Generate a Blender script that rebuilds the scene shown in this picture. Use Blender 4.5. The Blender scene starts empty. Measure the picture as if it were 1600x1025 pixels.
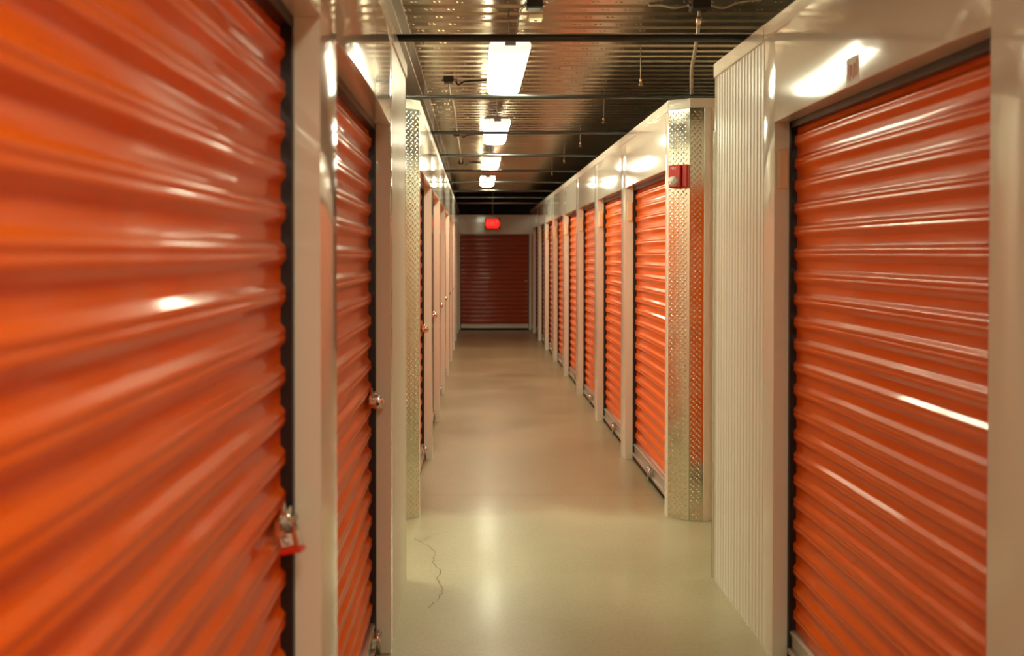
import bpy, math, random
from mathutils import Vector, Matrix
random.seed(7)
sc = bpy.context.scene
COL = sc.collection
R = math.radians

# ------------------------------------------------------------------ frame
H = 1.60          # eye height
FPX = 1320.0      # focal length in pixels of the 1600 px frame
XL, XR = -0.337, 1.172      # the two wall faces of the corridor
WT = 2.526        # wall top
OT = 2.116         # top of a door opening
DK = 2.98         # underside of the roof deck

# ------------------------------------------------------------------ materials
def newmat(name):
    m = bpy.data.materials.new(name); m.use_nodes = True
    nt = m.node_tree
    return m, nt, nt.nodes['Principled BSDF']

def mat(name, col, rough=0.4, metal=0.0, coat=0.0, spec=0.5, var=0.06, vscale=3.0, bump=0.0, bscale=20.0, rvar=0.0, stretch=(1, 1, 1), coat_rough=0.05, emit=0.0, ecol=None):
    m, nt, p = newmat(name)
    N = nt.nodes; L = nt.links
    tc = N.new('ShaderNodeTexCoord')
    mp = N.new('ShaderNodeMapping'); mp.inputs['Scale'].default_value = stretch
    L.new(tc.outputs['Object'], mp.inputs['Vector'])
    nz = N.new('ShaderNodeTexNoise'); nz.inputs['Scale'].default_value = vscale; nz.inputs['Detail'].default_value = 5
    L.new(mp.outputs[0], nz.inputs['Vector'])
    ramp = N.new('ShaderNodeMixRGB'); ramp.blend_type = 'MIX'
    c1 = [max(0, c * (1 - var)) for c in col]; c2 = [min(1, c * (1 + var)) for c in col]
    ramp.inputs[1].default_value = (*c1, 1); ramp.inputs[2].default_value = (*c2, 1)
    L.new(nz.outputs['Fac'], ramp.inputs[0]); L.new(ramp.outputs[0], p.inputs['Base Color'])
    p.inputs['Roughness'].default_value = rough
    if rvar:
        mr = N.new('ShaderNodeMapRange'); mr.inputs['To Min'].default_value = rough - rvar; mr.inputs['To Max'].default_value = rough + rvar
        mr.inputs['From Min'].default_value = .3; mr.inputs['From Max'].default_value = .7
        L.new(nz.outputs['Fac'], mr.inputs['Value']); L.new(mr.outputs[0], p.inputs['Roughness'])
    p.inputs['Metallic'].default_value = metal
    p.inputs['Coat Weight'].default_value = coat; p.inputs['Coat Roughness'].default_value = coat_rough
    p.inputs['Specular IOR Level'].default_value = spec
    if bump:
        nb = N.new('ShaderNodeTexNoise'); nb.inputs['Scale'].default_value = bscale; nb.inputs['Detail'].default_value = 3
        L.new(mp.outputs[0], nb.inputs['Vector'])
        b = N.new('ShaderNodeBump'); b.inputs['Strength'].default_value = 1.0; b.inputs['Distance'].default_value = bump
        L.new(nb.outputs['Fac'], b.inputs['Height']); L.new(b.outputs[0], p.inputs['Normal'])
    if emit:
        p.inputs['Emission Color'].default_value = (*(ecol or col), 1); p.inputs['Emission Strength'].default_value = emit
    return m

M = {}
M['orange'] = mat('orange_paint', (0.88, 0.145, 0.003), .32, spec=.15, coat=.45, coat_rough=.07, var=.05, vscale=6, bump=.0006, bscale=3.2, stretch=(1, 1, 1))
M['dimmed_orange'] = mat('dimmed_orange_paint', (0.40, 0.055, 0.010), .34, spec=.2, coat=.35, coat_rough=.12, var=.08, vscale=6)  # door orange darkened to paint in the dimness at the corridor end
M['white'] = mat('white_gloss_paint', (0.80, 0.78, 0.68), .10, coat=.5, var=.02, bump=.0010, bscale=2.6)
M['ribbed'] = mat('white_ribbed_paint', (0.88, 0.88, 0.80), .34, coat=.3, coat_rough=.2, var=.03, vscale=2)
M['trim'] = mat('white_trim_paint', (0.80, 0.78, 0.68), .2, coat=.3, var=.03)
M['whitecap'] = mat('white_plastic_end_cap', (.7, .7, .68), .4, var=.03, emit=1.0, ecol=(1.0, .92, .7))
M['black'] = mat('black_guide', (0.012, 0.010, 0.014), .35, var=.3)
M['rubber'] = mat('black_rubber', (0.015, 0.014, 0.013), .7, var=.3)
M['alu'] = mat('aluminium', (0.55, 0.53, 0.48), .35, metal=.7, var=.1, vscale=12)
M['galv'] = mat('galvanised_steel', (0.42, 0.44, 0.42), .38, metal=.9, var=.2, vscale=25)
M['chrome'] = mat('chrome', (0.75, 0.72, 0.68), .12, metal=1, var=.05)
M['steelplate'] = mat('polished_tread_plate', (0.72, 0.70, 0.60), .17, metal=1, var=.08, vscale=9, rvar=.05)
M['deck'] = mat('galvanised_deck', (0.64, 0.53, 0.40), .22, metal=1, var=.10, vscale=1.5, rvar=.03)
M['tube'] = mat('dark_steel_tube', (0.05, 0.055, 0.05), .32, metal=.2, var=.25, vscale=12)
M['beamgrey'] = mat('grey_steel_paint', (0.34, 0.30, 0.25), .35, metal=.3, var=.15)
M['dark'] = mat('dark_void_paint', (0.05, 0.045, 0.04), .8, var=.2)
M['red'] = mat('red_plastic', (0.55, 0.012, 0.012), .3, coat=.3, var=.05)
M['redrubber'] = mat('red_bumper', (0.75, 0.03, 0.015), .4, var=.05)
M['beige'] = mat('beige_plastic', (0.86, 0.72, 0.46), .45, var=.04)
M['greyplastic'] = mat('grey_plastic', (0.30, 0.29, 0.30), .45, var=.06)
M['darkbox'] = mat('dark_metal_box', (0.045, 0.04, 0.035), .5, metal=.4, var=.2)
M['cable'] = mat('grey_cable', (0.42, 0.40, 0.33), .4, metal=.3, var=.15, vscale=60)
M['blackcable'] = mat('black_cable', (0.02, 0.02, 0.02), .5, var=.2)
M['brass'] = mat('brass', (0.75, 0.52, 0.25), .3, metal=1, var=.1)
M['crack'] = mat('dark_crack', (0.20, 0.165, 0.10), .9, var=.3, vscale=30)  # dark tone of the floor crack lines
M['joint'] = mat('joint_filler', (0.30, 0.20, 0.12), .6, var=.2, vscale=14)
M['paper'] = mat('sticker_paper', (0.84, 0.76, 0.62), .5, var=.05)
M['redink'] = mat('red_ink', (0.80, 0.30, 0.18), .5, var=.2, vscale=80)
M['whiteink'] = mat('white_lettering', (0.8, 0.75, 0.7), .5, var=.02)
M['lens'] = mat('lit_acrylic_lens', (0.9, 0.9, 0.85), .3, var=.0, emit=28.0, ecol=(.97, .94, .65))
M['exitred'] = mat('exit_sign_face', (0.6, 0.0, 0.0), .4, var=.0, emit=3.0, ecol=(1.0, .004, .004))
M['exitletter'] = mat('exit_sign_letters', (0.8, 0.02, 0.0), .4, var=.0, emit=6.0, ecol=(1.0, .02, .01))

# strobe glass
m, nt, p = newmat('clear_strobe_lens')
p.inputs['Base Color'].default_value = (.85, .87, .82, 1); p.inputs['Roughness'].default_value = .08
p.inputs['Transmission Weight'].default_value = .2; p.inputs['IOR'].default_value = 1.45
nz = nt.nodes.new('ShaderNodeTexVoronoi'); nz.inputs['Scale'].default_value = 110
tc = nt.nodes.new('ShaderNodeTexCoord'); nt.links.new(tc.outputs['Object'], nz.inputs['Vector'])
b = nt.nodes.new('ShaderNodeBump'); b.inputs['Distance'].default_value = .004
nt.links.new(nz.outputs['Distance'], b.inputs['Height']); nt.links.new(b.outputs[0], p.inputs['Normal'])
M['glass'] = m

# sealed concrete
m, nt, p = newmat('sealed_concrete')
N = nt.nodes; L = nt.links
tc = N.new('ShaderNodeTexCoord')
n1 = N.new('ShaderNodeTexNoise'); n1.inputs['Scale'].default_value = 1.1; n1.inputs['Detail'].default_value = 4; n1.inputs['Roughness'].default_value = .5
n2 = N.new('ShaderNodeTexNoise'); n2.inputs['Scale'].default_value = 60; n2.inputs['Detail'].default_value = 4
L.new(tc.outputs['Object'], n1.inputs['Vector']); L.new(tc.outputs['Object'], n2.inputs['Vector'])
r1 = N.new('ShaderNodeValToRGB')
r1.color_ramp.elements[0].position = .3; r1.color_ramp.elements[0].color = (.36, .335, .205, 1)
r1.color_ramp.elements[1].position = .72; r1.color_ramp.elements[1].color = (.50, .475, .31, 1)
L.new(n1.outputs['Fac'], r1.inputs[0])
mx = N.new('ShaderNodeMixRGB'); mx.blend_type = 'MULTIPLY'; mx.inputs[0].default_value = .35
r2 = N.new('ShaderNodeValToRGB'); r2.color_ramp.elements[0].position = .3; r2.color_ramp.elements[0].color = (.72, .7, .66, 1)
r2.color_ramp.elements[1].position = .6; r2.color_ramp.elements[1].color = (1, 1, 1, 1)
L.new(n2.outputs['Fac'], r2.inputs[0]); L.new(r1.outputs[0], mx.inputs[1]); L.new(r2.outputs[0], mx.inputs[2])
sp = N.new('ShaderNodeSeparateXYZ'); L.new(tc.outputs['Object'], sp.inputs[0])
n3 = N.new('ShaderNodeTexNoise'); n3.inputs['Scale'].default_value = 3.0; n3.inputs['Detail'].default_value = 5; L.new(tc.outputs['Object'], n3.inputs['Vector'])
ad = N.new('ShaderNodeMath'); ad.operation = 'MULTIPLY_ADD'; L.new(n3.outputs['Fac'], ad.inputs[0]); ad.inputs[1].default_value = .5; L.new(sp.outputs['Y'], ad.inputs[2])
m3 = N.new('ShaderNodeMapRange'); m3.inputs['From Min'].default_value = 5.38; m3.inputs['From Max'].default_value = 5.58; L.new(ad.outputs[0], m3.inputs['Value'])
mz = N.new('ShaderNodeMixRGB'); mz.blend_type = 'MULTIPLY'; mz.inputs[2].default_value = (.84, .72, .68, 1)      # orange bounce off the doors, painted into the floor beyond the aisle
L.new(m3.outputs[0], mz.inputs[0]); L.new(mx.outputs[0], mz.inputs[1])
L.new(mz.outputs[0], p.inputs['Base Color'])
mr = N.new('ShaderNodeMapRange'); mr.inputs['From Min'].default_value = .3; mr.inputs['From Max'].default_value = .7
mr.inputs['To Min'].default_value = .33; mr.inputs['To Max'].default_value = .45
L.new(n1.outputs['Fac'], mr.inputs['Value']); L.new(mr.outputs[0], p.inputs['Roughness'])
p.inputs['Specular IOR Level'].default_value = .6
p.inputs['Coat Weight'].default_value = .15; p.inputs['Coat Roughness'].default_value = .16
b = N.new('ShaderNodeBump'); b.inputs['Distance'].default_value = .0012; b.inputs['Strength'].default_value = .6
L.new(n1.outputs['Fac'], b.inputs['Height']); L.new(b.outputs[0], p.inputs['Normal'])
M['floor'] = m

# ------------------------------------------------------------------ mesh builder
class MB:
    def __init__(s): s.v = []; s.f = []; s.sm = []; s.mi = []; s.cur = 0
    def quad(s, pts, smooth=False):
        n = len(s.v); s.v += [tuple(q) for q in pts]; s.f.append(tuple(range(n, n + len(pts)))); s.sm.append(smooth); s.mi.append(s.cur)
    def box(s, a, b):
        x0, y0, z0 = [min(a[i], b[i]) for i in range(3)]; x1, y1, z1 = [max(a[i], b[i]) for i in range(3)]
        n = len(s.v)
        s.v += [(x0, y0, z0), (x1, y0, z0), (x1, y1, z0), (x0, y1, z0), (x0, y0, z1), (x1, y0, z1), (x1, y1, z1), (x0, y1, z1)]
        for f in ((0, 3, 2, 1), (4, 5, 6, 7), (0, 1, 5, 4), (1, 2, 6, 5), (2, 3, 7, 6), (3, 0, 4, 7)):
            s.f.append(tuple(n + i for i in f)); s.sm.append(False); s.mi.append(s.cur)
        return s
    def bbox(s, a, b, r=.003):      # box with chamfered edges
        x0, y0, z0 = [min(a[i], b[i]) for i in range(3)]; x1, y1, z1 = [max(a[i], b[i]) for i in range(3)]
        r = min(r, (x1 - x0) * .45, (y1 - y0) * .45, (z1 - z0) * .45)
        n = len(s.v); idx = {}
        for ix, X in enumerate((x0, x1)):
            for iy, Y in enumerate((y0, y1)):
                for iz, Z in enumerate((z0, z1)):
                    sx, sy, sz = (r, -r)[ix], (r, -r)[iy], (r, -r)[iz]
                    for k, q in enumerate(((X, Y + sy, Z + sz), (X + sx, Y, Z + sz), (X + sx, Y + sy, Z))):
                        idx[ix, iy, iz, k] = len(s.v); s.v.append(q)
        def add(*ks):
            s.f.append(tuple(idx[k] for k in ks)); s.sm.append(False); s.mi.append(s.cur)
        for i in (0, 1):
            o = [(0, 0), (0, 1), (1, 1), (1, 0)]
            if i: o = o[::-1]
            add(*[(i, a_, b_, 0) for a_, b_ in o]); add(*[(a_, i, b_, 1) for a_, b_ in o[::-1]]); add(*[(a_, b_, i, 2) for a_, b_ in o])
        for i in (0, 1):
            for j in (0, 1):
                add((0, i, j, 1), (1, i, j, 1), (1, i, j, 2), (0, i, j, 2))
                add((i, 0, j, 0), (i, 1, j, 0), (i, 1, j, 2), (i, 0, j, 2))
                add((i, j, 0, 0), (i, j, 1, 0), (i, j, 1, 1), (i, j, 0, 1))
                for k in (0, 1): add((i, j, k, 0), (i, j, k, 1), (i, j, k, 2))
        return s
    def tube(s, pts, r, seg=10, caps=True):
        pts = [Vector(q) for q in pts]; n0 = len(s.v); up = None
        for i, q in enumerate(pts):
            if i == 0: d = pts[1] - q
            elif i == len(pts) - 1: d = q - pts[i - 1]
            else: d = pts[i + 1] - pts[i - 1]
            d.normalize()
            if up is None:
                up = Vector((0, 0, 1)) if abs(d.z) < .9 else Vector((1, 0, 0))
            a = d.cross(up)
            if a.length < 1e-5: a = d.cross(Vector((0, 1, 0)))
            a.normalize(); b_ = a.cross(d).normalized(); up = b_
            rr = r[i] if isinstance(r, (list, tuple)) else r
            for k in range(seg):
                t = 2 * math.pi * k / seg
                s.v.append(tuple(q + a * math.cos(t) * rr + b_ * math.sin(t) * rr))
        for i in range(len(pts) - 1):
            for k in range(seg):
                s.f.append((n0 + i * seg + k, n0 + i * seg + (k + 1) % seg, n0 + (i + 1) * seg + (k + 1) % seg, n0 + (i + 1) * seg + k)); s.sm.append(True); s.mi.append(s.cur)
        if caps:
            s.f.append(tuple(n0 + k for k in range(seg))[::-1]); s.sm.append(False); s.mi.append(s.cur)
            s.f.append(tuple(n0 + (len(pts) - 1) * seg + k for k in range(seg))); s.sm.append(False); s.mi.append(s.cur)
        return s
    def grid(s, fn, nu, nv, smooth=True, closed=False):
        n0 = len(s.v)
        for j in range(nv + 1):
            for i in range(nu + 1): s.v.append(tuple(fn(i / nu, j / nv)))
        for j in range(nv):
            for i in range(nu):
                a = n0 + j * (nu + 1) + i
                s.f.append((a, a + 1, a + nu + 2, a + nu + 1)); s.sm.append(smooth); s.mi.append(s.cur)
        return s
    def sphere(s, c, r, nu=16, nv=10, sc_=(1, 1, 1)):
        c = Vector(c)
        return s.grid(lambda u, v: c + Vector((math.cos(u * 2 * math.pi) * math.sin(v * math.pi) * r * sc_[0], math.sin(u * 2 * math.pi) * math.sin(v * math.pi) * r * sc_[1], math.cos(v * math.pi) * r * sc_[2])), nu, nv)
    def prism(s, poly, z0, z1):
        n = len(s.v); k = len(poly)
        s.v += [(x, y, z0) for x, y in poly] + [(x, y, z1) for x, y in poly]
        for i in range(k):
            j = (i + 1) % k; s.f.append((n + i, n + j, n + k + j, n + k + i)); s.sm.append(False); s.mi.append(s.cur)
        s.f.append(tuple(n + i for i in range(k))[::-1]); s.sm.append(False); s.mi.append(s.cur)
        s.f.append(tuple(n + k + i for i in range(k))); s.sm.append(False); s.mi.append(s.cur)
        return s
    def mesh(s, name, mats):
        me = bpy.data.meshes.new(name); me.from_pydata(s.v, [], s.f)
        if not isinstance(mats, (list, tuple)): mats = [mats]
        for m_ in mats: me.materials.append(m_)
        me.polygons.foreach_set('use_smooth', s.sm); me.polygons.foreach_set('material_index', s.mi)
        me.update(); return me
    def build(s, name, mats, parent=None, loc=None, fix=True):
        me = s.mesh(name, mats)
        if fix:
            import bmesh
            bm = bmesh.new(); bm.from_mesh(me); bmesh.ops.remove_doubles(bm, verts=bm.verts, dist=1e-6)
            bmesh.ops.recalc_face_normals(bm, faces=bm.faces); bm.to_mesh(me); bm.free()
        o = bpy.data.objects.new(name, me); COL.objects.link(o)
        if parent is not None: o.parent = parent
        if loc: o.location = loc
        return o

def thing(o, label, cat, group=None):
    o['label'] = label; o['category'] = cat; o['kind'] = 'thing'
    if group: o['group'] = group
    return o
def empty(name, loc):
    o = bpy.data.objects.new(name, None); o.empty_display_size = .1; COL.objects.link(o); o.location = loc; return o
def struct(o): o['kind'] = 'structure'; return o
def copy_tree(o, parent=None):
    c = o.copy(); COL.objects.link(c)
    if parent is not None: c.parent = parent; c.matrix_parent_inverse = o.matrix_parent_inverse
    for ch in list(o.children): copy_tree(ch, c)
    return c
def text_mesh(name, body, size, material, parent, loc, rot, extrude=.001, sx=1.0):
    cu = bpy.data.curves.new(name, 'FONT'); cu.body = body; cu.size = size; cu.extrude = extrude; cu.align_x = 'CENTER'; cu.align_y = 'CENTER'
    t = bpy.data.objects.new(name, cu); COL.objects.link(t)
    dg = bpy.context.evaluated_depsgraph_get(); me = bpy.data.meshes.new_from_object(t.evaluated_get(dg)); me.name = name
    bpy.data.objects.remove(t); me.materials.clear(); me.materials.append(material)
    o = bpy.data.objects.new(name, me); COL.objects.link(o); o.parent = parent; o.location = loc; o.rotation_euler = rot; o.scale = (sx, 1, 1)
    return o

# ------------------------------------------------------------------ the openings
NL = [(-4.0, -2.7), (-2.5, -1.2), (-1.0, .30), (.50, 1.845), (2.06, 3.37)]
NR = [(-4.15, -2.85), (-2.65, -1.35), (-1.15, .15), (.35, 1.72), (1.925, 3.31)]
FR = [(5.20 + (0.07 if k else 0) + 1.5 * k, 6.57 + 1.5 * k) for k in range(8)]
FLs = [(a - .0, b) for a, b in FR]
NEAR_END = 4.135; FAR0 = 5.04; ENDY = 17.80

# ------------------------------------------------------------------ wall fronts
def pillow_panel(mb, s, x, y0, y1, z0, z1, d, by=.003, bz=0.0, n=10, phase=0.0, skew=1.0):
    """sheet panel: front face at x bulging slightly into the corridor, returns of depth d; s=+1 right wall"""
    def f(u, v):
        b_ = by * math.sin(math.pi * u ** skew) + bz * math.sin(math.pi * v) * math.sin(2 * math.pi * u + phase)
        return (x - s * b_, y0 + (y1 - y0) * u, z0 + (z1 - z0) * v)
    mb.grid(f, n, max(2, n // 2))
    X = x + s * d
    mb.quad([(x, y0, z0), (X, y0, z0), (X, y0, z1), (x, y0, z1)])
    mb.quad([(x, y1, z0), (X, y1, z0), (X, y1, z1), (x, y1, z1)])
    mb.grid(lambda u, v: (f(u, 0)[0] * (1 - v) + X * v, y0 + (y1 - y0) * u, z0), n, 1, smooth=False)
    mb.quad([(x, y0, z1), (X, y0, z1), (X, y1, z1), (x, y1, z1)])
    mb.quad([(X, y0, z0), (X, y1, z0), (X, y1, z1), (X, y0, z1)])

JD = .058; HB = {XR: .022, XL: .016}
def front(name, s, x, openings, ystart, yend):
    wall = struct(empty(name, (x, ystart, 0)))
    edges = [ystart] + [e for o in openings for e in o] + [yend]
    posts = [(edges[2 * i], edges[2 * i + 1]) for i in range(len(edges) // 2)]
    off = Vector((-x, -ystart, 0))
    for (a, b_) in posts:
        mb = MB(); pillow_panel(mb, s, x, a, b_, 0, WT - .062, JD, by=min(.003, (b_ - a) * .016), n=10)
        mb.build('wall_post', M['white'], wall, off, fix=False)
    for k, (a, b_) in enumerate(openings):
        mb = MB(); pillow_panel(mb, s, x, a, b_, OT, WT - .062, JD, by=(HB[x] if yend < 4 else .006), bz=.0012 * random.uniform(-1, 1), n=26, phase=random.uniform(0, 6), skew=(.62 if yend < 4 else .8))
        mb.build('header_panel', M['white'], wall, off, fix=False)
    mb = MB(); mb.bbox((x - s * .005, ystart, WT - .064), (x + s * .08, yend, WT), .002)
    mb.build('top_cap', M['trim'], wall, off)
    return wall

def ribbed(mb, p0, p1, z0, z1, nrm, pitch=.042, d=.0038):
    """vertically ribbed sheet between plan points p0 and p1, ribs standing out along nrm"""
    p0 = Vector((*p0, 0)); p1 = Vector((*p1, 0)); Ln = (p1 - p0).length; t = (p1 - p0) / Ln; nv = Vector((*nrm, 0))
    prof = []
    k = 0
    while k * pitch < Ln - 1e-4:
        for q, h in ((0, 0), (.30, 0), (.42, 1), (.88, 1)):
            if (k + q) * pitch < Ln: prof.append(((k + q) * pitch, h * d))
        k += 1
    prof.append((Ln, 0))
    n0 = len(mb.v)
    for q, h in prof:
        P = p0 + t * q + nv * h
        mb.v.append((P.x, P.y, z0)); mb.v.append((P.x, P.y, z1))
    for i in range(len(prof) - 1):
        a = n0 + 2 * i
        mb.f.append((a, a + 2, a + 3, a + 1)); mb.sm.append(False); mb.mi.append(mb.cur)

# near blocks: smooth strip, then ribbed sheet up to the corner
wr = front('wall_right', +1, XR, NR, -4.6, 3.425)
wl = front('wall_left', -1, XL, NL, -4.6, 3.445)
def near_block_side(s, x, wall):
    mb = MB()
    ys = 3.425 if s > 0 else 3.445
    ribbed(mb, (x + s * .006, ys), (x + s * .006, NEAR_END - .012), 0, WT - .05, (-s, 0))
    mb.box((x + s * .007, ys, 0), (x + s * .06, NEAR_END - .012, WT - .05))
    mb.build('ribbed_panel', M['ribbed'], wall, (-x, 4.6, 0), fix=False)
    mb = MB(); mb.bbox((x, NEAR_END - .014, 0), (x + s * .05, NEAR_END, WT - .03), .003)
    mb.build('corner_trim', M['trim'], wall, (-x, 4.6, 0))
    mb = MB(); mb.bbox((x - s * .006, ys, WT - .066), (x + s * .08, NEAR_END + .004, WT + .001), .002)
    mb.build('top_cap', M['trim'], wall, (-x, 4.6, 0))
    # cross aisle face of the near block, and an unseen cap added against light leaks
    mb = MB(); ribbed(mb, (x + s * .05, NEAR_END - .006), (x + s * 6.5, NEAR_END - .006), 0, WT - .05, (0, 1))
    mb.build('ribbed_panel', M['ribbed'], wall, (-x, 4.6, 0), fix=False)
    mb = MB(); mb.bbox((x + s * .05, NEAR_END - .05, WT - .06), (x + s * 6.5, NEAR_END + .004, WT), .002)
    mb.build('top_cap', M['trim'], wall, (-x, 4.6, 0))
    mb = MB(); mb.box((x + s * .02, -4.6, WT - .03), (x + s * 6.5, NEAR_END - .01, WT - .012))
    mb.build('light_leak_cap', M['galv'], wall, (-x, 4.6, 0))
near_block_side(+1, XR, wr); near_block_side(-1, XL, wl)

# far blocks
CH = [(0, 5.126), (.110, 5.04), (.192, 5.04)]       # plan of the chamfered corner, x offset from the wall face
wrf = front('wall_right_far', +1, XR, FR, 5.126, ENDY)
wlf = front('wall_left_far', -1, XL, FLs, 5.126, ENDY)
def far_block(s, x, wall):
    off = (-x, -5.126, 0)
    poly = [(x + s * a, b_) for a, b_ in CH] + [(x + s * .192, 5.19), (x + s * .0, 5.19)]
    if s < 0: poly = poly[::-1]
    mb = MB(); mb.prism(poly, 0, WT - .06); mb.build('corner_post', M['trim'], wall, off)
    poly = [(x - s * .005, 5.122), (x + s * .108, 5.034), (x + s * 6.5, 5.034), (x + s * 6.5, 5.10), (x + s * .12, 5.10), (x, 5.19)]
    if s < 0: poly = poly[::-1]
    mb = MB(); mb.prism(poly, WT - .055, WT + .002); mb.build('top_cap', M['trim'], wall, off)
    mb = MB(); mb.bbox((x + s * .193, 5.032, 0), (x + s * .225, 5.075, WT - .055), .003)
    mb.bbox((x + s * .262, 5.036, 0.03), (x + s * .30, 5.075, WT - .10), .003); mb.build('corner_trim', M['trim'], wall, off)
    mb = MB(); ribbed(mb, (x + s * .225, 5.048), (x + s * 6.5, 5.048), 0, WT - .05, (0, -1)); mb.build('ribbed_panel', M['ribbed'], wall, off, fix=False)
    mb = MB(); mb.box((x + s * .02, 5.12, WT - .03), (x + s * 6.5, ENDY + .3, WT - .012)); mb.build('light_leak_cap', M['galv'], wall, off)  # last piece: unseen cap over the units, added to stop light leaking
far_block(+1, XR, wrf); far_block(-1, XL, wlf)

# ------------------------------------------------------------------ tread plate corner guards
def tread(mb, o, t, n, w, z0, z1, th=.003):
    """flat plate from plan point o along t (width w), facing n, with raised lozenges in two directions"""
    o = Vector((*o, 0)); t = Vector((*t, 0)).normalized(); n = Vector((*n, 0)).normalized(); up = Vector((0, 0, 1))
    def P(u, v, h): return o + t * u + up * v + n * h
    for q in ([(0, z0, th), (w, z0, th), (w, z1, th), (0, z1, th)], [(0, z0, 0), (0, z0, th), (0, z1, th), (0, z1, 0)], [(w, z0, 0), (w, z0, th), (w, z1, th), (w, z1, 0)], [(0, z1, 0), (0, z1, th), (w, z1, th), (w, z1, 0)]):
        mb.quad([P(*a) for a in q])
    p = .034; L2 = .0145; W2 = .0056; hh = .0042
    for j in range(int((z1 - z0) / (p / 2))):
        for i in range(int(w / (p / 2)) + 1):
            if (i + j) % 2: continue
            u = p * .3 + i * p / 2; v = z0 + p * .4 + j * p / 2
            if u > w - .010 or v > z1 - .014: continue
            ang = R(52) if (j % 2 == 0) else R(128)
            ca, sa = math.cos(ang), math.sin(ang)
            def Q(a, b_, h): return P(u + a * ca - b_ * sa, v + a * sa + b_ * ca, th + h)
            n0 = len(mb.v)
            mb.v += [tuple(q) for q in (Q(-L2, 0, 0), Q(0, -W2, 0), Q(L2, 0, 0), Q(0, W2, 0), Q(-L2 * .55, 0, hh * .8), Q(L2 * .55, 0, hh * .8))]
            for f in ((0, 1, 4), (1, 5, 4), (1, 2, 5), (2, 3, 5), (3, 4, 5), (3, 0, 4)):
                mb.f.append(tuple(n0 + k for k in f)); mb.sm.append(True); mb.mi.append(mb.cur)

def guard(s, x, label):
    a = Vector((x + s * .004, 5.126)); b_ = Vector((x + s * .110, 5.04)); c = Vector((x + s * .192, 5.04))
    t = (b_ - a).normalized(); n = Vector((t.y * s, -t.x * s))
    if n.y > 0: n = -n
    mb = MB(); tread(mb, a, t, n, (b_ - a).length, .004, WT - .058); tread(mb, b_, (s, 0), (0, -1), .082, .004, WT - .058)
    o = mb.build('corner_guard', M['steelplate'], fix=False); return thing(o, label, 'corner guard', 'tread plate corner guards')
guard(+1, XR, 'silver diamond tread plate corner guard on the right corner, carrying the red fire strobe')
guard(-1, XL, 'narrow strip of silver diamond tread plate on the left far corner, beside white ribbed wall')
mb = MB(); tread(mb, (XR - .007, NEAR_END), (1, 0), (0, 1), .2, .01, 2.2, th=.006)
mb.box((XR - .007, NEAR_END + .0005, .01), (XR + .193, NEAR_END + .006, 2.2))
thing(mb.build('corner_guard', M['steelplate'], fix=False), 'tread plate guard seen edge-on at the end of the near right ribbed wall', 'corner guard', 'tread plate corner guards')

# ------------------------------------------------------------------ roll-up doors
PITCH = .0885; RD = .015; CX = .074
def curtain_profile(z0, z1):
    """list of (z, depth) ; depth 0 = crest"""
    base = [(0.00, 1.0), (.30, 1.0), (.36, .93), (.50, .12), (.55, .0), (.645, -.02), (.665, .09), (.70, .09), (.72, -.02), (.815, .0), (.86, .12), (.97, .93)]
    out = []; k = 0
    while z0 + k * PITCH < z1:
        for q, d in base:
            z = z0 + (k + q) * PITCH
            if z < z1: out.append((z, d * RD))
        k += 1
    out.append((z1, RD)); return out

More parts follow.
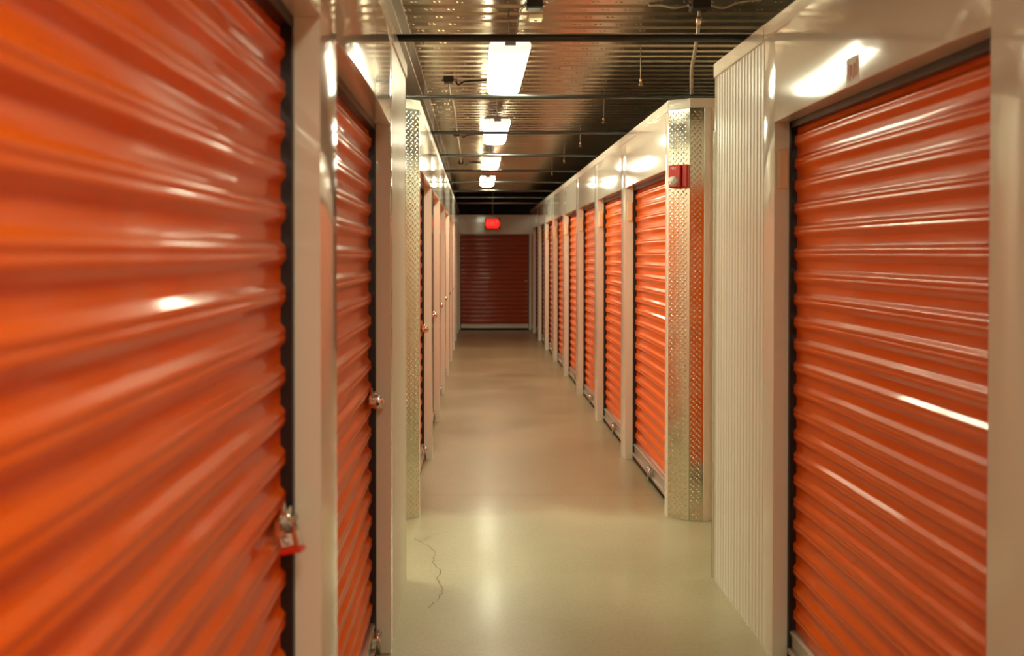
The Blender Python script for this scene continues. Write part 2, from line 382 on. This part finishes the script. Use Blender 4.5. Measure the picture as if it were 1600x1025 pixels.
_curtain_cache = {}
def make_door(s, w, seed, bolt_at='mid', z_top=2.10, detailed=True):
    """door at origin: local +Y runs along the wall from 0 to w, the curtain lies at local x = s*CX"""
    key = (s, round(w, 3))
    root = empty('roll_up_door', (0, 0, 0))
    prof = curtain_profile(.125, z_top)
    nseg = 28; rnd = random.Random(seed)
    ph = [rnd.uniform(0, 6.28) for _ in range(6)]
    mb = MB(); n0 = 0; g = .013
    for j in range(nseg + 1):
        u = j / nseg; y = g + (w - 2 * g) * u
        for z, d in prof:
            wob = .0010 * math.sin(5.1 * u + ph[0] + z * 2.3) + .0007 * math.sin(11 * u + ph[1] - z * 3.1) + .0004 * math.sin(23 * u + ph[2] + z * 9)
            e = min(u, 1 - u) * (w - 2 * g); crimp = 1.0
            if e < .03: crimp = .72 + .28 * e / .03
            zz = z + .0012 * math.sin(4 * u + ph[3] + z)
            mb.v.append((s * (CX + d * crimp + wob), y, zz))
    m_ = len(prof)
    for j in range(nseg):
        for i in range(m_ - 1):
            a = j * m_ + i; mb.f.append((a, a + 1, a + m_ + 1, a + m_)); mb.sm.append(True); mb.mi.append(0)
    mb.build('curtain', M['orange'], root, fix=False)
    # bottom bar and its rubber seal
    mb = MB(); mb.bbox((s * (CX - .006), g, .035), (s * (CX + .030), w - g, .128), .004)
    mb.bbox((s * (CX - .022), g, .035), (s * (CX - .004), w - g, .058), .004)
    mb.bbox((s * (CX - .012), g, .108), (s * (CX - .002), w - g, .126), .004)
    mb.build('bottom_bar', M['alu'], root)
    mb = MB(); mb.tube([(s * (CX - .002), g, .018), (s * (CX - .002), w - g, .018)], .018, 10); mb.build('rubber_seal', M['rubber'], root)
    # guide rails either side
    for yy0, yy1 in ((-.045, g + .002), (w - g - .002, w + .045)):
        mb = MB(); mb.box((s * (JD + .001), yy0, 0), (s * (CX - .010), yy1, OT + .02)); mb.box((s * (CX - .010), yy0, 0), (s * (CX + .05), yy0 + (.012 if yy0 < 0 else 0) + .012, OT))
        yb = (yy0 + .010) if yy0 < 0 else (yy1 - .010)
        mb.box((s * (CX + .026), yy0, 0), (s * (CX + .032), yy1, OT))
        mb.build('guide_rail', M['black'], root)
    mb = MB(); mb.box((s * (JD + .001), 0, z_top - .01), (s * (CX + .05), w, OT + .03)); mb.build('head_seal', M['black'], root)
    # foot latch on the bar
    yb = w * .5 if bolt_at == 'mid' else w - .055
    mb = MB(); mb.bbox((s * (CX - .026), yb - .045, .060), (s * (CX - .006), yb + .045, .104), .003)
    mb.tube([(s * (CX - .034), yb - .05, .085), (s * (CX - .034), yb + .05, .085)], .006, 8)
    mb.tube([(s * (CX - .030), yb - .022, .05), (s * (CX - .030), yb - .022, .11)], .006, 8)
    mb.tube([(s * (CX - .030), yb + .022, .01), (s * (CX - .030), yb + .022, .11)], .006, 8)
    mb.build('foot_latch', M['chrome'], root)
    # slide latch near the far jamb
    latch = None
    if bolt_at != 'mid':
        zc = 1.04; y1 = w - .018
        mb = MB()
        def dz(cz, cy, r_, th, x0):
            pts = [(cy - r_ * .8, cz), (cy, cz - r_), (cy + r_ * .8, cz), (cy, cz + r_)]
            n = len(mb.v)
            mb.v += [(s * x0, a, b_) for a, b_ in pts] + [(s * (x0 - th), a, b_) for a, b_ in pts]
            for f in ((0, 1, 2, 3), (4, 5, 6, 7), (0, 1, 5, 4), (1, 2, 6, 5), (2, 3, 7, 6), (3, 0, 4, 7)): mb.f.append(tuple(n + q for q in f)); mb.sm.append(False); mb.mi.append(0)
        dz(zc, y1 - .055, .040, .006, CX - .004)
        mb.bbox((s * (CX - .016), y1 - .12, zc - .018), (s * (CX - .004), y1 - .01, zc + .018), .002)
        mb.tube([(s * (CX - .018), y1 - .11, zc - .012), (s * (CX - .018), y1 + .012, zc - .012)], .007, 8)
        latch = mb.build('slide_latch', M['chrome'], root)
        mb = MB(); mb.bbox((s * (CX - .040), y1 - .073, zc - .022), (s * (CX - .014), y1 - .069, zc - .002), .002)
        mb.build('hasp', M['galv'], latch)
    else:
        zc = 1.04; y1 = .018
        mb = MB(); mb.bbox((s * (CX - .012), y1 + .01, zc - .014), (s * (CX - .004), y1 + .07, zc + .014), .002)
        mb.tube([(s * (CX - .016), y1 + .01, zc), (s * (CX - .016), y1 + .06, zc)], .005, 8)
        mb.build('slide_latch', M['chrome'], root)
    return root

ORD = ['first', 'second', 'third', 'fourth', 'fifth', 'sixth', 'seventh', 'eighth']
# doors in the photo
d = make_door(-1, NL[3][1] - NL[3][0], 1, 'side'); d.location = (XL, NL[3][0], 0)
thing(d, 'large blurred orange roll-up door filling the left foreground, red-based padlock at its edge', 'door', 'orange roll-up doors')
d = make_door(-1, NL[4][1] - NL[4][0], 2, 'side'); d.location = (XL, NL[4][0], 0)
thing(d, 'orange roll-up door on the left between foreground door and white ribbed wall, round padlock', 'door', 'orange roll-up doors')
d = make_door(+1, NR[4][1] - NR[4][0], 3, 'mid'); d.location = (XR, NR[4][0], 0)
thing(d, 'bright orange roll-up door filling the right foreground, beside the near white ribbed wall', 'door', 'orange roll-up doors')
protoR = protoL = None
for k in range(8):
    for s, X, P in ((+1, XR, FR), (-1, XL, FLs)):
        a, b_ = P[k]; w = b_ - a
        if k == 0: d = make_door(s, w, 10 + s, 'mid' if s > 0 else 'side')
        elif k == 1:
            d = make_door(s, w, 20 + s, 'mid' if s > 0 else 'side')
            if s > 0: protoR = d
            else: protoL = d
        else: d = copy_tree(protoR if s > 0 else protoL)
        d.location = (X, a, 0)
        if s > 0:
            lab = ['orange roll-up door on the right directly beyond the tread plate corner with fire strobe',
                   'second orange roll-up door on the right beyond the tread plate corner',
                   'third orange roll-up door on the right beyond the tread plate corner',
                   'fourth orange roll-up door on the right beyond the tread plate corner',
                   'fifth orange roll-up door on the right beyond the tread plate corner',
                   'sixth orange roll-up door on the right, near the dim corridor end',
                   'second to last orange roll-up door on the right side of the corridor',
                   'last orange roll-up door on the right, next to the dim end wall'][k]
        else:
            lab = ['orange roll-up door edge on the left directly beyond the narrow tread plate strip',
                   'second orange roll-up door on the left beyond the tread plate strip',
                   'third orange roll-up door on the left beyond the tread plate strip',
                   'fourth orange roll-up door on the left beyond the tread plate strip',
                   'fifth orange roll-up door on the left beyond the tread plate strip',
                   'sixth orange roll-up door on the left, near the dim corridor end',
                   'second to last orange roll-up door on the left side of the corridor',
                   'last orange roll-up door on the left, next to the dim end wall'][k]
        thing(d, lab, 'door', 'orange roll-up doors')
# doors of the same corridor behind the camera (setting only)
n = 1
for s, X, P in ((-1, XL, NL[:3]), (+1, XR, NR[:4])):
    for a, b_ in P:
        d = make_door(s, b_ - a, 40 + n, 'mid'); d.location = (X, a, 0); d.name = 'door_%d' % n; struct(d); n += 1

for X in (XR + .27, XL - 1.75):       # doors on the cross aisle faces of the near blocks
    d = make_door(+1, 1.40, 60 + n, 'mid'); d.location = (X, NEAR_END + .090, 0); d.rotation_euler = (0, 0, R(-90)); d.name = 'door_%d' % n; struct(d); n += 1
    for ch in list(d.children):
        if ch.name.startswith(('guide_rail', 'head_seal')): bpy.data.objects.remove(ch)

# door closing the corridor
END_TOP = 2.02
we = struct(empty('wall_end', (0, ENDY, 0)))
mb = MB(); mb.box((XL, 0, END_TOP), (XR, .06, 2.42)); mb.box((XL, 0, 0), (XL + .03, .06, END_TOP)); mb.box((XR - .03, 0, 0), (XR, .06, END_TOP)); mb.build('header_panel', M['white'], we)
mb = MB(); mb.bbox((XL, -.006, 2.39), (XR, .07, 2.425)); mb.build('top_cap', M['trim'], we)
d = make_door(+1, XR - XL - .06, 77, 'mid', z_top=END_TOP - .01)
d.location = (XR - .03, ENDY - .045, 0); d.rotation_euler = (0, 0, R(90))
for ch in list(d.children):
    if ch.name.startswith(('guide_rail', 'head_seal')): bpy.data.objects.remove(ch)
[ch for ch in d.children if ch.name.startswith('curtain')][0].data.materials[0] = M['dimmed_orange']
thing(d, 'dim dark red-orange roll-up door closing the far end of the corridor under the EXIT sign', 'door', 'orange roll-up doors')

# ------------------------------------------------------------------ padlocks
def padlock_disc(loc, label):
    root = empty('padlock', loc)
    mb = MB()
    # disc facing -y (towards the viewer), axis along y
    R0 = .027; T = .012
    def f(u, v):
        a = u * 2 * math.pi; t = v * math.pi; r_ = R0 - .006 + .006 * math.sin(t) if 0 < v < 1 else 0
        rr = (R0 - .006) + .006 * math.sin(t)
        return (math.cos(a) * rr, -T * math.cos(t), math.sin(a) * rr)
    mb.grid(f, 32, 8)
    for yy, sg in ((-T, -1), (T, 1)):
        mb.grid(lambda u, v: (math.cos(u * 2 * math.pi) * (R0 - .006) * v, yy + sg * .003 * (1 - v * v), math.sin(u * 2 * math.pi) * (R0 - .006) * v), 32, 4)
    mb.build('lock_body', M['chrome'], root)
    mb = MB(); pts = [(-.012 + .020 * math.cos(t), 0, .012 + .022 * math.sin(t)) for t in [R(40 + 10 * i) for i in range(17)]]
    mb.tube(pts, .0045, 8); mb.build('shackle', M['chrome'], root)
    mb = MB(); mb.tube([(0.004, -T - .005, -.004), (0.004, -T - .001, -.004)], .006, 12); mb.build('keyway', M['darkbox'], root)
    return thing(root, label, 'padlock', 'padlocks on the left doors')
lx = XL - CX + .030
ends = [NL[4][1]] + [b_ for a, b_ in FLs[:6]]
names = ['round chrome padlock hanging on the second left door, beside its peach-lit jamb'] + \
        ['round padlock on the %s left door beyond the narrow tread plate strip' % o for o in ORD[:6]]
p0 = padlock_disc((lx, ends[0] - .085, 1.022), names[0])
for e, nm in list(zip(ends, names))[1:]:
    c = copy_tree(p0); c.location = (lx, e - .085, 1.022); c['label'] = nm
# foreground padlock with red base
root = empty('padlock', (XL - CX + .028, NL[3][1] - .112, 1.016)); root.scale = (1.05, 1.05, 1.05); root.rotation_euler = (0, R(-14), R(-12))
mb = MB(); mb.bbox((-.021, -.011, -.022), (.021, .011, .016), .004); mb.build('lock_body', M['chrome'], root)
mb = MB(); mb.bbox((-.024, -.013, -.030), (.026, .013, -.020), .004); mb.build('red_bumper', M['redrubber'], root)['label'] = 'red plastic bumper under the lock body'
mb = MB(); mb.tube([(-.013, 0, .014), (-.013, 0, .034)] + [(.013 * math.cos(t), 0, .034 + .013 * math.sin(t)) for t in [R(180 - 18 * i) for i in range(11)]] + [(.013, 0, .014)], .004, 8); mb.build('shackle', M['chrome'], root)
mb = MB(); mb.box((-.012, -.0118, -.012), (.012, -.0112, .010)); mb.build('label_plate', M['whiteink'], root)
mb = MB(); mb.tube([(.007 * math.cos(R(40 + 25 * i)), -.0122, -.001 + .007 * math.sin(R(40 + 25 * i))) for i in range(12)], .0014, 6); mb.build('emblem', M['darkbox'], root)
thing(root, 'chrome padlock with red base on the blurred foreground left door', 'padlock', 'padlocks on the left doors')

# ------------------------------------------------------------------ sensor boxes on the right jambs
def sensor(y, label, src=None):
    if src is None:
        o = empty('door_sensor', (0, 0, 0))
        mb = MB(); mb.bbox((0, -.016, -.075), (.042, 0, .075), .004); mb.build('sensor_case', M['beige'], o)
        mb = MB(); mb.bbox((.006, -.0185, -.066), (.036, -.015, .066), .003); mb.build('sensor_cover', M['beige'], o)
    else: o = copy_tree(src)
    o.location = (XR + .010, y - .0005, 1.93)
    return thing(o, label, 'sensor', 'beige sensors on the right door jambs')
s0 = sensor(NR[4][1], 'beige sensor box on the jamb of the foreground right door')
for k in range(7):
    sensor(FR[k][1], 'beige sensor box on the jamb of the %s right door beyond tread plate' % ORD[k], s0)

# sticker over the foreground right door
_b = HB[XR] * math.sin(math.pi * ((2.58 - 1.925) / (3.31 - 1.925)) ** .62)
st = empty('sticker', (XR - _b - .0012, 2.58, 2.158))
mb = MB(); mb.box((0, -.045, -.044), (.0008, .045, .044)); mb.build('sticker_paper', M['paper'], st)
mb = MB()
rr = random.Random(5)
for i in range(6):
    y = -.032 + i * .0125
    mb.tube([(-.0006, y + rr.uniform(-.003, .003), -.030 + rr.uniform(0, .015)), (-.0006, y + rr.uniform(-.005, .005), rr.uniform(-.01, .01)), (-.0006, y + rr.uniform(-.003, .003), .018 + rr.uniform(0, .014))], .0011, 6)
mb.build('red_scribble', M['redink'], st)
thing(st, 'small worn sticker with red marks on the white header above foreground right door', 'sticker')

# ------------------------------------------------------------------ fire strobe on the tread plate
a = Vector((XR + .004, 5.126)); b_ = Vector((XR + .110, 5.04)); t = (b_ - a).normalized(); ang = math.atan2(t.y, t.x)
cen = (a + b_) / 2
fs = empty('fire_strobe', (cen.x + .004, cen.y - .014, H + (397 - 276) / FPX * 5.06)); fs.rotation_euler = (0, 0, ang)
mb = MB(); mb.bbox((-.054, -.030, -.069), (.060, 0.001, .069), .004); mb.build('back_box', M['red'], fs)
mb = MB(); mb.bbox((-.056, -.052, -.067), (.022, -.030, .067), .005); mb.bbox((.026, -.036, -.060), (.056, -.030, .060), .003); mb.build('horn_cover', M['red'], fs)
mb = MB(); mb.sphere((-.022, -.050, -.030), .036, 20, 12, (1, .75, .85)); mb.build('strobe_lens', M['glass'], fs)
mb = MB(); mb.sphere((-.022, -.054, -.030), .012, 12, 8, (1.6, .6, .6)); mb.build('reflector', M['chrome'], fs)
text_mesh('lettering', 'FIRE', .020, M['whiteink'], fs, (-.022, -.0535, .046), (R(90), 0, 0), .0005, 1.0)
thing(fs, 'red wall-mounted fire alarm strobe with clear lens on the tread plate corner', 'fire alarm')

# ------------------------------------------------------------------ exit sign
ex = empty('exit_sign', (.36, 17.2, 2.22))
mb = MB(); mb.bbox((-.155, -.02, -.10), (.155, .02, .10), .006); mb.build('sign_housing', M['darkbox'], ex)
mb = MB(); hexp = [(-.150, 0), (-.115, -.088), (.115, -.088), (.150, 0), (.115, .088), (-.115, .088)]
mb.quad([(x, -.0215, z) for x, z in hexp]); mb.build('lit_face', M['exitred'], ex)
text_mesh('lettering', 'EXIT', .135, M['exitletter'], ex, (0, -.024, 0), (R(90), 0, 0), .001, .8)
mb = MB(); mb.tube([(0, 0, .10), (0, 0, DK - 2.22)], .010, 8); mb.bbox((-.045, -.03, .10), (.045, .03, .13), .004); mb.build('mount', M['galv'], ex)
thing(ex, 'small glowing red EXIT sign hanging at the far end of the corridor', 'exit sign')

# ------------------------------------------------------------------ floor, deck, outer shell
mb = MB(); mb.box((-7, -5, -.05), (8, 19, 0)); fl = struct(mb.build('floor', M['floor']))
def fpt(x, y): Z = H * FPX / (y - 397); return ((x - 742) * Z / FPX, Z)
def ribbon(name, pts, wd, material, z=.0006):
    mb = MB(); pv = [Vector(q) for q in pts]
    n0 = 0
    for i, q in enumerate(pv):
        dd = (pv[min(i + 1, len(pv) - 1)] - pv[max(i - 1, 0)]).normalized(); nn = Vector((-dd.y, dd.x))
        w_ = wd * (.5 + random.random()) * .5
        mb.v += [(q.x + nn.x * w_, q.y + nn.y * w_, z), (q.x - nn.x * w_, q.y - nn.y * w_, z)]
    for i in range(len(pv) - 1): mb.f.append((2 * i, 2 * i + 1, 2 * i + 3, 2 * i + 2)); mb.sm.append(False); mb.mi.append(0)
    return mb.build(name, material, fl)
def jitter(pts, n=6, amp=.006):
    out = []
    for i in range(len(pts) - 1):
        for k in range(n):
            t_ = k / n; out.append((pts[i][0] * (1 - t_) + pts[i + 1][0] * t_ + random.uniform(-amp, amp), pts[i][1] * (1 - t_) + pts[i + 1][1] * t_ + random.uniform(-amp, amp)))
    out.append(pts[-1]); return out
ribbon('crack', jitter([fpt(*q) for q in [(648, 843), (656, 849), (672, 856), (680, 864), (676, 880), (688, 895), (684, 906), (691, 920), (691, 928), (682, 942), (668, 953)]]), .0035, M['crack'])
ribbon('crack', jitter([fpt(*q) for q in [(656, 849), (675, 838), (700, 832)]]), .002, M['crack'])
ribbon('control_joint', [(XL, 5.59), (0, 5.592), (.6, 5.588), (XR, 5.59)], .009, M['joint'])
ribbon('control_joint', [(XL, 11.6), (XR, 11.6)], .009, M['joint'])

# roof deck: flat pans with narrow ribs running across the corridor
mb = MB(); y = -5.0; prof = []
DP = .150
while y < 19:
    prof += [(y, DK), (y + .086, DK), (y + .098, DK + .038), (y + .138, DK + .038)]
    y += DP
n0 = 0
XS = [-7, -1.5, 2.5, 8]
for x in XS:
    for yy, zz in prof: mb.v.append((x, yy, zz))
m_ = len(prof)
for j in range(len(XS) - 1):
    for i in range(m_ - 1): a = j * m_ + i; mb.f.append((a, a + 1, a + m_ + 1, a + m_)); mb.sm.append(False); mb.mi.append(0)
for i in range(int((10 - 4.2) / DP)):        # embossed dashes in pairs on the lower flats
    y0 = -5 + DP * (round((4.2 + 5) / DP) + i) + .043
    x = -.9 + (.05 if i % 2 else 0)
    while x < 3.2:
        for dx in (0, .028):
            n0 = len(mb.v); X = x + dx
            mb.v += [(X - .012, y0 - .009, DK), (X - .004, y0 - .009, DK), (X + .012, y0 + .009, DK), (X + .004, y0 + .009, DK), (X, y0 - .002, DK - .004), (X, y0 + .002, DK - .004)]
            for f in ((0, 1, 4), (1, 2, 5, 4), (2, 3, 5), (3, 0, 4, 5)): mb.f.append(tuple(n0 + q for q in f)); mb.sm.append(False); mb.mi.append(0)
        x += .125
struct(mb.build('ceiling', M['deck'], fix=False))
mb = MB()
mb.box((-7.05, -5, 0), (-7, 19, 3.1)); struct(mb.build('wall_outer_left', M['dark']))
mb = MB(); mb.box((8, -5, 0), (8.05, 19, 3.1)); struct(mb.build('wall_outer_right', M['dark']))
mb = MB(); mb.box((-7, 18.95, 0), (8, 19, 3.1)); struct(mb.build('wall_outer_far', M['dark']))
mb = MB(); mb.box((-7, -5.05, 0), (8, -4.65, 3.1)); struct(mb.build('wall_back', M['trim']))

# steel beam above the left wall
mb = MB(); x = -.47
mb.box((x - .07, -4.6, 2.80), (x + .07, 18.9, 2.815)); mb.box((x - .004, -4.6, 2.81), (x + .004, 18.9, DK)); mb.box((x - .07, -4.6, DK - .014), (x + .07, 18.9, DK - .002))
struct(mb.build('trim_1', M['beamgrey']))
mb = MB()
for yy in [5.3 + 1.5 * k for k in range(8)]: mb.box((x + .004, yy, 2.815), (x + .066, yy + .008, DK - .014))
struct(mb.build('trim_2', M['beamgrey']))

# spreader tubes lying across the wall tops
def tube_obj(y, r, label, src=None):
    mb = MB(); mb.tube([(-.95, 0, 0), (1.78, 0, 0)], r, 12)
    o = mb.build('cross_tube', M['tube']); o.location = (0, y, WT + .0005 + r)
    return thing(o, label, 'cross tube', 'steel tubes spanning the corridor')
ty = [5.05 + 1.5 * k for k in range(8)]
tube_obj(3.70, .017, 'nearest and thickest grey steel tube spanning the corridor, in front of the first lit light')
labs = ['black-looking steel tube crossing just below the first large ceiling light', 'steel tube crossing in front of the second ceiling light, third tube away', 'fourth steel tube spanning the corridor, just beyond the second ceiling light',
        'fifth steel tube spanning the corridor, at the third ceiling light', 'sixth steel tube spanning the corridor, across the fourth ceiling light', 'seventh steel tube spanning the corridor, beyond the farthest lit light',
        'dark steel tube, second to last before the end wall', 'pale-lit last steel tube above the dim end of the corridor']
base = tube_obj(ty[0], .0125, labs[0])
for y, l in list(zip(ty, labs))[1:]:
    c = base.copy(); COL.objects.link(c); c.location.y = y; c['label'] = l
c.data = c.data.copy(); c.data.materials[0] = M['galv']  # paler steel on the last tube paints in the light it catches

# ------------------------------------------------------------------ ceiling lights
LZ = 2.69; LX = .193; LW = .112; LLEN = 1.22
def make_light():
    root = empty('ceiling_light', (0, 0, 0))
    mb = MB()
    def prof(t):     # t 0..1 over the lens from left top to right top, superellipse hanging down
        a = math.pi * t
        cx = math.cos(a); sx = math.sin(a)
        return (LW * math.copysign(abs(cx) ** .55, -cx), .055 - .055 * abs(sx) ** .6)
    def f(u, v):
        x, z = prof(u); return (x, v * LLEN, z)
    mb.grid(f, 28, 2)
    mb.build('diffuser', M['lens'], root)
    for yy in (0, LLEN):
        mb = MB(); pts = [prof(i / 28) for i in range(29)]
        mb.quad([(x, yy, z) for x, z in pts]); mb.build('end_cap', M['whitecap'], root)
    mb = MB(); mb.bbox((-LW + .006, .0, .0555), (LW - .006, LLEN, .085), .006); mb.build('housing', M['greyplastic'], root)
    for y0, y1 in ((-.020, .0), (LLEN, LLEN + .020)):
        mb = MB(); mb.bbox((-.030, y0, .040), (.030, y1, .085), .004); mb.build('end_clip', M['greyplastic'], root)
    for yy in (.22, LLEN - .22):
        mb = MB(); mb.bbox((-.03, yy - .015, .084), (.03, yy + .015, .10), .002); mb.tube([(0, yy, .098), (0, yy, DK - LZ + .002)], .004, 6); mb.build('hanger', M['galv'], root)
    return root
ly = [4.60 + 2.62 * k for k in range(4)]
llab = ['nearest and largest glowing fluorescent ceiling light', 'second glowing ceiling light, between the first and the small far pair', 'third glowing ceiling light, small, just beyond the second', 'farthest and smallest glowing ceiling light, above the dim corridor end']
L0 = make_light(); L0.location = (LX, ly[0], LZ); thing(L0, llab[0], 'ceiling light', 'fluorescent ceiling lights')
for y, l in list(zip(ly, llab))[1:]:
    c = copy_tree(L0); c.location = (LX, y, LZ); c['label'] = l
for k, y in enumerate((-.95, -3.57)):
    c = copy_tree(L0); c.location = (LX, y, LZ); c['label'] = 'fluorescent ceiling light of the same row behind the viewpoint'
    c['group'] = 'ceiling lights behind the viewpoint'
# lights of the cross aisle, out of view on both sides
for X in (-1.40, 3.9):
    c = copy_tree(L0); c.location = (X - .6, 4.6, LZ); c.rotation_euler = (0, 0, R(-90)); c['label'] = 'fluorescent ceiling light over the cross aisle out of view'; c['group'] = 'ceiling lights over the cross aisle'

# ------------------------------------------------------------------ junction boxes, conduit, sprinklers
def jbox(loc, sz, label, extra=None, knock=True):
    o = empty('junction_box', loc); mb = MB(); mb.bbox((-sz[0] / 2, -sz[1] / 2, -sz[2]), (sz[0] / 2, sz[1] / 2, 0), .004)
    mb.bbox((-sz[0] / 2 + .006, -sz[1] / 2 + .006, -sz[2] - .003), (sz[0] / 2 - .006, sz[1] / 2 - .006, -sz[2]), .001)
    mb.build('box_body', M['darkbox'], o)
    for sx in (-1, 1):
        mb = MB(); mb.tube([(sx * sz[0] / 2, 0, -sz[2] / 2), (sx * (sz[0] / 2 + .018), 0, -sz[2] / 2)], .009, 8)
        mb.build('connector', M['galv'], o)
    return thing(o, label, 'junction box', 'junction boxes on the roof deck')
jbox((.325, 4.62, DK), (.085, .085, .045), 'dark junction box with loose wires on the deck above the nearest ceiling light')
jbox((1.225, 4.62, DK), (.10, .09, .05), 'dark junction box on the deck above the right wall, feeding the bent conduit')
LJX = -.205
for yy, l in ((6.62, 'nearest'), (9.6, 'middle'), (12.6, 'farthest')):
    jbox((LJX, yy, DK), (.075, .08, .04), '%s of the small dark junction boxes on the deck near the left wall' % l)
def cable(name, pts, r, material, label, cat, group=None, smooth=True):
    pv = [Vector(q) for q in pts]; out = []
    if smooth and len(pv) > 2:
        P = [pv[0]] + pv + [pv[-1]]
        for i in range(1, len(P) - 2):
            for k in range(8):
                t_ = k / 8; a0, a1, a2, a3 = P[i - 1], P[i], P[i + 1], P[i + 2]
                out.append(.5 * ((2 * a1) + (a2 - a0) * t_ + (2 * a0 - 5 * a1 + 4 * a2 - a3) * t_ * t_ + (3 * a1 - a0 - 3 * a2 + a3) * t_ ** 3))
        out.append(pv[-1])
    else: out = pv
    mb = MB(); mb.tube(out, r, 8); return thing(mb.build(name, material), label, cat, group)
cd = cable('flexible_conduit', [(1.225, 4.63, DK - .052), (1.228, 4.66, 2.84), (1.232, 4.74, 2.74), (1.245, 4.86, 2.66), (1.285, 5.02, 2.585), (1.305, 5.09, WT)], .0105, M['cable'], 'grey flexible conduit curving down from the deck to the right block top', 'conduit')
mb = MB(); mb.tube([(1.227, 4.642, 2.90), (1.228, 4.655, 2.86)], .016, 10); mb.build('coupling', M['chrome'], cd)
cable('cable', [(1.165, 4.62, DK - .025), (1.09, 4.63, DK - .035), (1.02, 4.66, DK - .012), (.96, 4.68, DK - .006)], .006, M['cable'], 'short grey cable running left from the right junction box', 'cable')
cable('cable', [(1.285, 4.62, DK - .025), (1.36, 4.63, DK - .035), (1.44, 4.60, DK - .012), (1.55, 4.58, DK - .006)], .006, M['cable'], 'short grey cable running right from the right junction box', 'cable')
cable('cable', [(.28, 4.62, DK - .025), (.25, 4.66, DK - .05), (.235, 4.75, DK - .12), (.215, 4.8, LZ + .084)], .004, M['cable'], 'thin wire dropping from junction box to the nearest ceiling light', 'cable')
cable('conduit', [(LJX, 6.66, DK - .02), (LJX - .005, 7.2, DK - .014), (LJX + .012, 8.0, DK - .014), (LJX, 9.56, DK - .02)], .008, M['cable'], 'nearer length of conduit on the deck between the left junction boxes', 'conduit')
cable('conduit', [(LJX, 9.64, DK - .02), (LJX + .01, 10.8, DK - .014), (LJX, 12.56, DK - .02)], .008, M['cable'], 'farther length of conduit on the deck between the left junction boxes', 'conduit')
for yy, l in ((6.62, 'nearest'), (9.6, 'middle'), (12.6, 'farthest')):
    cable('cable', [(LJX + .055, yy, DK - .02), (LJX + .075, yy + .03, DK - .05), (LJX + .13, yy + .06, DK - .02), (LJX + .30, yy + .08, DK - .006)], .008, M['blackcable'], 'black cable leaving the %s small junction box near the left wall' % l, 'cable')
o = empty('ceiling_sensor', (.352, 4.90, DK)); mb = MB(); mb.bbox((-.038, -.038, -.03), (.038, .038, 0), .005); mb.build('sensor_case', M['beige'], o)
mb = MB(); mb.sphere((0, 0, -.03), .012, 12, 6, (1, 1, .5)); mb.build('sensor_eye', M['greyplastic'], o)
thing(o, 'square beige sensor on the deck in front of the nearest ceiling light', 'sensor')
def sprinkler():
    o = empty('sprinkler_head', (0, 0, 0))
    mb = MB(); mb.tube([(0, 0, 0), (0, 0, .25)], .0035, 8); mb.build('drop_pipe', M['beamgrey'], o)
    mb = MB(); mb.tube([(0, 0, .012), (0, 0, .035)], [.009, .011], 10); mb.tube([(-.006, 0, -.008), (-.010, 0, .004), (-.006, 0, .014)], .002, 6); mb.tube([(.006, 0, -.008), (.010, 0, .004), (.006, 0, .014)], .002, 6)
    mb.build('head_frame', M['brass'], o)
    mb = MB(); mb.tube([(0, 0, -.011), (0, 0, -.008)], .014, 12); mb.build('deflector', M['brass'], o)
    return o
s0 = sprinkler(); s0.location = (1.10, 5.62, 2.73)
thing(s0, 'nearest brass sprinkler head hanging from the dark deck on the right', 'sprinkler', 'brass sprinkler heads')
for k in range(1, 5):
    c = copy_tree(s0); c.location = (1.10, 5.62 + 1.6 * k, 2.73); c['label'] = '%s brass sprinkler head from the front, above the right wall' % ORD[k]

# ------------------------------------------------------------------ camera
cam = bpy.data.cameras.new('camera'); co = bpy.data.objects.new('camera', cam); COL.objects.link(co)
PIT = 0.7
cam.sensor_width = 36; cam.sensor_fit = 'HORIZONTAL'; cam.lens = FPX / 1600 * 36
co.location = (0, 0, H); co.rotation_euler = (R(90 - PIT), 0, 0)
cam.shift_x = 58 / 1600
cam.shift_y = -((512.5 - 397) - FPX * math.tan(R(PIT))) / 1600
cam.clip_start = .02; cam.clip_end = 100
cam.dof.use_dof = True; cam.dof.focus_distance = 5.2; cam.dof.aperture_fstop = 2.4
sc.camera = co

# ------------------------------------------------------------------ world and colour
w = bpy.data.worlds.new('world'); sc.world = w; w.use_nodes = True
w.node_tree.nodes['Background'].inputs[0].default_value = (0, 0, 0, 1)
w.node_tree.nodes['Background'].inputs[1].default_value = 0
sc.view_settings.view_transform = 'Standard'; sc.view_settings.look = 'None'
sc.view_settings.gamma = 1; sc.view_settings.exposure = 0.18; sc.view_settings.use_curve_mapping = False
sc.cycles.max_bounces = 8; sc.cycles.diffuse_bounces = 5; sc.cycles.glossy_bounces = 5
sc.cycles.use_adaptive_sampling = True; sc.cycles.adaptive_threshold = .02
sc.cycles.use_denoising = True
